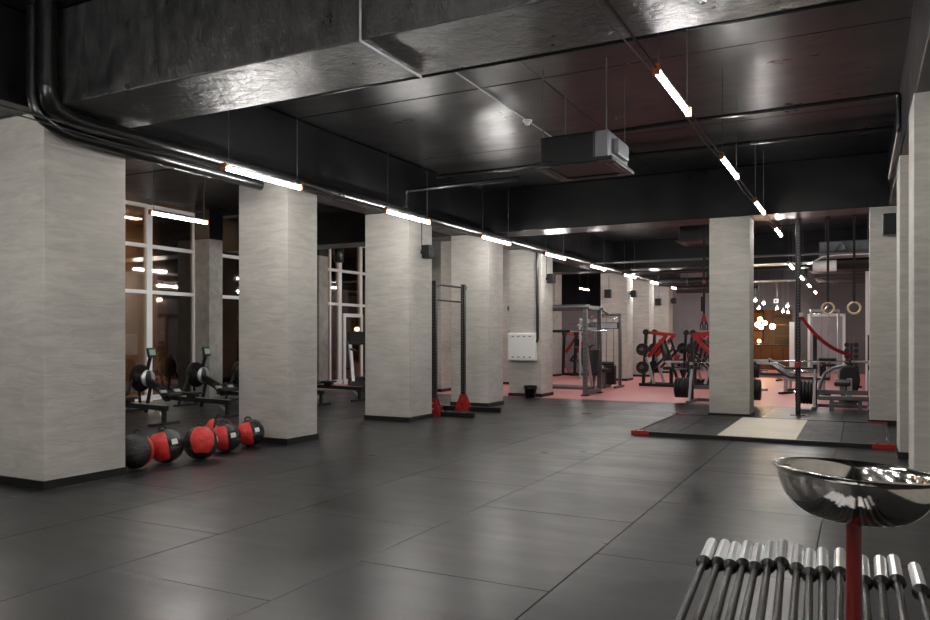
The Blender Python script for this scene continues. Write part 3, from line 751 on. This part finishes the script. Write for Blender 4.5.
MB().tube([(-.62, .2, .02), (-.56, .2, .35), (-.48, .2, .58), (-.3, .2, .7), (-.05, .15, .76)], .035, 10).build('curved_arm', 'grey_steel', t)
# flat benches farther back
def flat_bench(label, x, y, rz, z=.44):
    t = thing('exercise_bench', label, 'bench', (x, y, 0), rz)
    MB().box(-.14, .14, -.6, .25, z-.06, z).build('seat_pad', 'black_pad', t, bevel=.02)
    MB().cbox((0, .52, z+.1), (.28, .6, .06), Matrix.Rotation(R_(28), 3, 'X')).build('back_pad', 'black_pad', t, bevel=.02)
    MB().box(-.035, .035, -.55, .5, z-.13, z-.06).build('spine', 'silver_paint', t)
    for yy in (-.5, .45):
        MB().box(-.03, .03, yy-.03, yy+.03, .05, z-.13).build('leg', 'silver_paint', t)
        MB().box(-.25, .25, yy-.035, yy+.035, 0, .05).build('foot', 'black_metal', t)
    return t
flat_bench('flat black bench on the red floor right of the middle column', -2.0, 21.2, R_(70))
flat_bench('farther flat black bench beside the bar opening', -1.75, 25.6, R_(80))
flat_bench('low black bench near the rig post on the red floor', -1.15, 19.6, R_(60))

# ------------------------------------------------------------------ rig post, rings, strap, suspension trainer
t = thing('rig_post', 'tall black perforated rig post with red bracket, right of the middle column', 'rig', (-.93, 14.5, 0))
u = MB().box(-.04, .04, -.04, .04, 0, ZC).build('upright', 'black_metal', t, bevel=.004)
hb = MB()
for k in range(62): hb.cyl((0, -.038, .1+k*.052), (0, -.0425, .1+k*.052), .011, 8)
hh = hb.build('bolt_hole_row', 'grey_steel', u); hh['kind'] = 'stuff'
MB().box(-.12, .12, -.12, .12, 0, .012).build('base_plate', 'black_metal', t)
rb_ = MB().box(-.05, .05, -.13, -.04, .84, .92).build('bracket', 'red_paint', t, bevel=.005); rb_['label'] = 'red bracket'
MB().box(.04, 1.3, -.035, .035, 3.56, 3.64).build('cross_beam', 'black_metal', t)
for i, (x, zr) in enumerate(((-.46, 1.85), (-.06, 1.85))):
    t = thing('gymnastic_ring', ['left', 'right'][i]+' one of two pale wooden gymnastic rings on black straps', 'ring', (x, 14.5, zr), group='wooden gymnastic rings')
    MB().tube([(.094*math.cos(2*PI*k/32), 0, .094*math.sin(2*PI*k/32)) for k in range(32)], 0.0175, 12, closed=True).build('ring', 'ring_wood', t)
    MB().box(-.02, .02, -.012, .012, .075, 3.6-zr).build('strap', 'webbing', t)
    MB().box(-.026, .026, -.026, .026, .18, .25).build('buckle', 'black_metal', t)
# red band
t = thing('resistance_band', 'red resistance band sagging from the rig post to the barbell', 'band', (-.89, 14.46, 1.72))
p0 = Vector((-.89, 14.46, 1.74)); p1 = at_y(852, 355, 15.9); b = MB(); vs = []; K = 24
for k in range(K+1):
    u = k/K; p = p0.lerp(p1, u); p.z -= .16*math.sin(PI*u)*(1-.3*u); w = .03
    for dz, dx in ((w, -.006), (w, .006), (-w, .006), (-w, -.006)): vs.append(Vector((p.x+dz*.25+dx, p.y, p.z+dz))-p0)
fs = [(k*4+i, k*4+(i+1) % 4, (k+1)*4+(i+1) % 4, (k+1)*4+i) for k in range(K) for i in range(4)]+[(0, 1, 2, 3), (K*4+3, K*4+2, K*4+1, K*4)]
b.add(vs, fs).build('band', 'red_strap', t)
MB().box(-.02, .04, -.03, .03, -.01, .06).build('clip', 'white_label', t)
t = thing('suspension_trainer', 'red and black suspension strap hanging left of the middle column', 'strap', (-2.57, 14.8, 1.5))
MB().box(-.02, .02, -.004, .004, .3, ZC-1.5).build('strap', 'webbing', t)
MB().box(-.055, -.02, -.012, .012, .34, .62).build('spare_strap', 'webbing', t)
yk = MB(); yk.add([(-.02, -.012, .3), (.02, -.012, .3), (.06, -.012, .14), (-.06, -.012, .14), (-.02, .012, .3), (.02, .012, .3), (.06, .012, .14), (-.06, .012, .14)], [(0, 1, 2, 3), (7, 6, 5, 4), (0, 4, 5, 1), (1, 5, 6, 2), (2, 6, 7, 3), (3, 7, 4, 0)])
yk.build('yoke', 'red_paint', t)
MB().box(-.022, .022, -.014, .014, .86, .92).build('adjuster', 'red_paint', t)
for s in (-1, 1):
    MB().tube([(s*.04, 0, .15), (s*.065, 0, .08), (s*.06, 0, 0), (s*.015, 0, 0), (s*.02, 0, .08), (s*.03, 0, .15)], .012, 8).build('handle', 'black_rubber', t)

# ------------------------------------------------------------------ dumbbell tower
TX, TY = -.16, 23.2
t = thing('dumbbell_tower', 'upright dumbbell tower rack at the right, on the red floor', 'rack', (TX, TY, 0))
MB().box(-.03, .03, .0, .06, .04, 1.2).build('post', 'dark_steel', t)
MB().box(-.25, .25, -.2, .25, 0, .05).build('base_plate', 'dark_steel', t, bevel=.01)
dumb0 = None
for k in range(7):
    z = .14+k*.155
    for s in (-1, 1): MB().box(s*.03, s*.17, -.10, .03, z, z+.012).build('cradle', 'dark_steel', t)
    for s in (-1, 1):
        loc = (TX+s*.11, TY-.06, z+.012+.07)
        lab = '%s hand black dumbbell on tier %s of the tower, counted from the floor' % ('left' if s < 0 else 'right', ['one', 'two', 'three', 'four', 'five', 'six', 'seven', 'eight'][k])
        if dumb0 is None:
            dumb0 = thing('dumbbell', lab, 'dumbbell', loc, group='dumbbells on the tower')
            for q in (-1, 1):
                MB().lathe([(0, q*.045), (.055, q*.045), (.07, q*.055), (.07, q*.11), (.055, q*.12), (0, q*.12)], axis='y', n=8, smooth=False).build('head', 'black_rubber', dumb0)
            MB().cyl((0, -.05, 0), (0, .05, 0), .016, 10).build('handle', 'chrome', dumb0)
        else: dup(dumb0, loc, 0, lab)

# ------------------------------------------------------------------ grey power rack
t = thing('power_rack', 'large grey power rack behind the electrical panel column', 'rack', (-5.62, 17.02, 0))
for x in (0, -1.85):
    for y in (0, 1.1):
        u = MB().box(x-.05, x+.05, y-.04, y+.04, 0, 2.1).build('upright', 'grey_steel', t, bevel=.006)
        hb = MB()
        for k in range(18): hb.cyl((x, y-.038, .3+k*.1), (x, y-.043, .3+k*.1), .013, 8)
        h_ = hb.build('bolt_hole_row', 'black_metal', u); h_['kind'] = 'stuff'
    MB().box(x-.045, x+.045, -.0, 1.15, .03, .12).build('base_beam', 'grey_steel', t, bevel=.006)
    MB().box(x-.045, x+.045, .04, 1.06, 2.02, 2.1).build('side_top_beam', 'grey_steel', t)
    MB().bar((x, .55, .1), (x, 1.1, 1.2), .06, .06).build('brace', 'grey_steel', t)
    MB().bar((x, .1, 1.1), (x, .5, .2), .06, .06).build('front_strut', 'silver_paint', t)
MB().cyl((-1.95, 0, 2.06), (.1, 0, 2.06), .06, 16).build('front_top_beam', 'grey_steel', t)
MB().cyl((-1.95, 1.1, 2.06), (.1, 1.1, 2.06), .05, 16).build('rear_top_beam', 'grey_steel', t)
MB().box(-1.8, -.05, 1.05, 1.15, .1, .18).build('rear_base_beam', 'silver_paint', t)
MB().box(-1.8, -.05, .55, .64, .1, .16).build('middle_base_beam', 'grey_steel', t)
MB().cyl((-2.0, .12, 1.5), (.45, .12, 1.5), .02, 12).build('guided_bar', 'chrome', t)
MB().cyl((-1.4, .12, 1.5), (-.4, .12, 1.5), .034, 12).build('bar_pad', 'black_pad', t)
MB().cbox((-.03, .62, .75), (.34, .1, .62), Matrix.Rotation(R_(-12), 3, 'X')).build('back_pad', 'black_pad', t, bevel=.02)
for y in (0, 1.1): MB().box(-.08, .08, y-.07, y+.07, 0, .03).build('foot_pad', 'black_rubber', t)

# ------------------------------------------------------------------ cable machines
def cable_machine(label, x, y, rz, h=1.95, w=.75, mat='grey_steel', panel=True):
    t = thing('cable_machine', label, 'machine', (x, y, 0), rz, 'weight stack machines')
    for s in (-1, 1):
        MB().box(s*w/2-.035, s*w/2+.035, -.05, .05, 0, h-.08).build('post', mat, t, bevel=.006)
        MB().box(s*w/2-.04, s*w/2+.04, -.5, .3, 0, .06).build('foot_beam', mat, t, bevel=.006)
    MB().box(-w/2-.035, w/2+.035, -.05, .05, h-.08, h).build('top_beam', mat, t, bevel=.006)
    MB().bar((0, 0, h-.03), (0, -.65, h+.08), .06, .06).build('top_arm', mat, t)
    ws = MB().box(-.16, .16, -.1, .1, .08, .1).build('weight_stack', 'black_metal', t)
    for k in range(11): MB().box(-.15, .15, -.09, .09, .1+k*.045, .1+k*.045+.04).build('stack_plate', 'black_metal', ws)
    for s in (-1, 1): MB().cyl((s*.1, 0, .08), (s*.1, 0, h-.1), .012, 8).build('guide_rod', 'chrome', t)
    if panel:
        pn = MB().box(-w/2+.02, w/2-.02, -.1, -.05, h-.42, h-.24).build('header_panel', 'dark_steel', t, bevel=.01)
        MB().box(-w/2+.05, w/2-.05, -.106, -.1, h-.4, h-.26).build('header_plate', 'grey_screen', pn)
    MB().tube([(-.5, -.65, h-.22), (-.42, -.65, h-.15), (0, -.65, h-.13), (.42, -.65, h-.15), (.5, -.65, h-.22)], .015, 8).build('pull_bar', 'chrome', t)
    MB().cyl((0, -.65, h-.13), (0, -.65, h+.06), .006, 6).build('cable', 'black_metal', t)
    MB().box(-.2, .2, -.85, -.5, .45, .53).build('seat_pad', 'black_pad', t, bevel=.02)
    MB().box(-.04, .04, -.72, -.62, .0, .45).build('seat_post', mat, t)
    MB().box(-.04, .04, -.75, .0, .02, .08).build('seat_beam', mat, t)
    MB().cyl((-.25, -.5, .66), (.25, -.5, .66), .05, 12).build('knee_roll', 'black_pad', t)
    MB().bar((0, -.45, .08), (0, -.5, .64), .05, .05).build('knee_post', mat, t)
    return t
cable_machine('grey pulldown machine with a light header panel, right of the power rack', -6.0, 20.3, R_(0), h=2.0, w=.55)
cable_machine('grey pulley machine in the dark opening behind the power rack', -7.9, 24.6, R_(20), mat='silver_paint')
cable_machine('pale pulley machine deep in the dark opening behind the power rack', -8.9, 27.4, R_(-15), mat='silver_paint', panel=False)
cable_machine('grey pulley machine before the white framed door at the right', -.95, 27.0, R_(10), h=2.25, w=.8, mat='silver_paint', panel=False)
# ------------------------------------------------------------------ red plate loaded machines
def lever_machine(label, x, y, rz):
    """side view in the local x-z plane, pivots and levers doubled across y"""
    t = thing('plate_loaded_machine', label, 'machine', (x, y, 0), rz, 'red plate loaded machines')
    for s in (-1, 1):
        yy = s*.32
        MB().bar((-.5, yy, .04), (.75, yy, .04), .08, .08).build('base_beam', 'black_metal', t, bevel=.006)
        MB().bar((-.38, yy, .08), (-.30, yy, 1.5), .07, .09).build('rear_post', 'black_metal', t, bevel=.006)
        MB().bar((-.30, yy, 1.5), (.3, yy, 1.42), .07, .08).build('top_beam', 'red_paint', t, bevel=.006)
        MB().bar((.28, yy*.9, 1.42), (-.25, yy*.9, .82), .07, .10).build('lever_arm', 'red_paint', t, bevel=.008)
        MB().bar((-.28, yy*1.15, .80), (-.05, yy*1.15, .08), .06, .07).build('front_leg', 'silver_paint', t, bevel=.006)
        MB().bar((.2, yy*.8, 1.3), (.6, yy*.8, .1), .06, .07).build('brace', 'black_metal', t, bevel=.006)
        MB().bar((-.1, yy*.8, .5), (.45, yy*.8, 1.05), .05, .06).build('cross_strut', 'dark_steel', t)
        for z in (1.02, .52):
            MB().cyl((-.36, yy, z), (-.36, yy+s*.3, z), .024, 12).build('plate_horn', 'chrome', t)
        MB().cyl((.45, yy*.8, 1.05), (.45, yy*.8+s*.16, 1.08), .02, 10).build('grip', 'black_rubber', t)
        MB().cyl((-.3, yy-.05, 1.5), (-.3, yy+.05, 1.5), .085, 16).build('pivot', 'dark_steel', t)
    MB().cbox((.1, 0, .98), (.08, .34, .66), Matrix.Rotation(R_(-14), 3, 'Y')).build('back_pad', 'black_pad', t, bevel=.025)
    MB().box(.12, .56, -.2, .2, .46, .55).build('seat_pad', 'black_pad', t, bevel=.025)
    MB().bar((.3, 0, .06), (.3, 0, .46), .08, .08).build('seat_post', 'black_metal', t)
    for xx in (-.4, .6): MB().bar((xx, -.36, .04), (xx, .36, .04), .08, .08).build('cross_beam', 'black_metal', t)
    MB().cbox((.45, 0, .75), (.05, .3, .28), Matrix.Rotation(R_(10), 3, 'Y')).build('chest_shield', 'red_paint', t, bevel=.01)
    return t
m1 = lever_machine('red and black lever machine nearest the left columns', -4.9, 21.5, R_(-8))
m2 = dup(m1, (-4.3, 23.9, 0), R_(28), 'red and black lever machine in the middle of the three')
m4 = dup(m1, (-9.0, 26.3, 0), R_(60), 'red and black lever machine in the dark opening behind the power rack')
m3 = dup(m1, (-3.75, 21.9, 0), R_(178), 'red and black lever machine just left of the middle column')
for lab, (x, y, rz) in (('left lever machine', (-4.9, 21.5, R_(-8))), ('middle lever machine', (-4.3, 23.9, R_(28))), ('lever machine beside the middle column', (-3.75, 21.9, R_(178)))):
    for s in (-1, 1):
        for z in (1.02, .52):
            for k in range(2):
                v = Matrix.Rotation(rz, 3, 'Z') @ Vector((-.36, s*(.32+.09+k*.06), z))
                plate('%s weight plate on the %s, %s %s horn' % (['inner', 'outer'][k], lab, 'near' if s*math.cos(rz) < 0 else 'far', 'upper' if z > .8 else 'lower'), (x+v.x, y+v.y, z), .17, .05, 'plates on the '+lab, rz+PI/2)

# ------------------------------------------------------------------ far end: doors, bar, lamps
def door_frame(n, x0, x1, h):
    dd = struct_empty('door_%d' % n, (x0, YN-.03, 0)); w = x1-x0
    for b in ((0, .1, 0, .06, 0, h), (w-.1, w, 0, .06, 0, h), (.1, w-.1, 0, .06, h-.1, h)): MB().box(*b).build('door_frame', 'white_enamel', dd)
    MB().box(.1, w-.1, .02, .04, 0, h-.1).build('door_leaf', 'light_wall', dd)
    MB().box(.14, .2, -.04, .02, 1.0, 1.04).build('door_handle', 'chrome', dd)
door_frame(2, -1.72, -.42, 2.25)
o = MB().box(-2.36, -2.18, YN-.05, YN+.1, 0, 1.95).build('trim_1', 'white_enamel'); o['kind'] = 'structure'
o = MB().box(.16, .24, 21.5, 21.58, 0, 3.0).build('trim_2', 'white_enamel'); o['kind'] = 'structure'
t = thing('bar_counter', 'copper fronted bar counter glowing amber beyond the opening', 'counter', (-3.4, 34.6, 0))
MB().box(-1.6, 1.0, -.35, .35, 0, 1.0).build('counter_front', 'copper', t)
MB().box(-1.7, 1.1, -.42, .42, 1.0, 1.06).build('counter_top', 'dark_wood', t, bevel=.01)
for k in range(6): MB().box(-1.5+k*.42, -1.44+k*.42, -.37, -.35, .05, .95).build('front_rib', 'dark_wood', t)
t = thing('back_bar_shelf', 'amber lit shelving behind the bar counter', 'shelf', (at_y(764, 330, 37).x-.62, 37.0, 0))
MB().box(-.9, .6, .2, .28, 0, 2.9).build('back_panel', 'amber', t)
for k in range(5): MB().box(-.9, .6, -.1, .2, .8+k*.42, .84+k*.42).build('shelf_board', 'dark_wood', t)
for x in (-.9, -.15, .56): MB().box(x, x+.04, -.1, .2, 0, 2.9).build('upright', 'dark_wood', t)
t = thing('bar_door', 'dark brown door with brass grid beyond the bar', 'door', (at_y(784, 330, 37.2).x, 37.2, 0))
MB().box(-.38, .38, 0, .08, 0, 2.3).build('door_leaf', 'dark_wood', t)
for k in range(4): MB().box(-.36, .36, -.02, 0, .4+k*.5, .44+k*.5).build('rail', 'copper', t)
def globe(label, p, r):
    t = thing('globe_lamp', label, 'lamp', p, group='amber globe lamps')
    MB().lathe([(r*math.cos(math.radians(a)), r*math.sin(math.radians(a))) for a in range(-90, 91, 15)], n=20).build('globe', 'lamp_warm', t)
    MB().lathe([(0, r*.9), (.03, r*.9), (.035, r+.05), (0, r+.06)], n=12).build('fitting', 'copper', t)
    MB().cyl((0, 0, r+.05), (0, 0, ZC-p[2]), .006, 6).build('cord', 'black_metal', t)
for i, (px, py, Y, r) in enumerate(((760, 319.5, 34.2, .10), (757.5, 324.5, 33.6, .10), (765, 323, 34.4, .09), (761, 327, 33.8, .10), (772.5, 326.5, 33.2, .11), (759, 341, 35.6, .07))):
    globe('glowing amber globe lamp over the bar, '+['highest of the cluster', 'left edge of the cluster', 'right edge of the cluster', 'lowest of the cluster', 'hanging alone to the right', 'small one low behind the counter'][i], tuple(at_y(px, py, Y)), r)
for i, (px, py, Y) in enumerate(((755.5, 300.5, 27), (763.5, 303.5, 28), (759, 308, 29.5), (777, 308.5, 29.5), (783, 311, 30.5), (787.5, 306, 28.2), (788, 312.5, 31.2))):
    p = at_y(px, py, Y); t = thing('spot_lamp', 'small white spot lamp under the far ceiling, %s from the left' % ORD[i], 'lamp', tuple(p), group='small spot lamps at the far end')
    MB().lathe([(0, -.04), (.03, -.035), (.045, 0), (.035, .03), (0, .035)], n=16).build('bulb', 'lamp_spot', t)
    MB().lathe([(0, .03), (.035, .03), (.03, .12), (0, .13)], n=16).build('socket', 'white_enamel', t)
    MB().cyl((0, 0, .14), (0, 0, ZC-p.z), .008, 6).build('stem', 'grey_steel', t)
p = at_y(776, 301, 28.5); t = thing('projector', 'small white box unit hanging among the far spot lamps', 'projector', tuple(p))
MB().box(-.07, .07, -.07, .07, -.07, .07).build('case', 'white_enamel', t, bevel=.01); MB().cyl((0, 0, .07), (0, 0, ZC-p.z), .01, 6).build('stem', 'grey_steel', t)
MB().cyl((0, -.07, 0), (0, -.09, 0), .03, 12).build('lens', 'black_plastic', t)
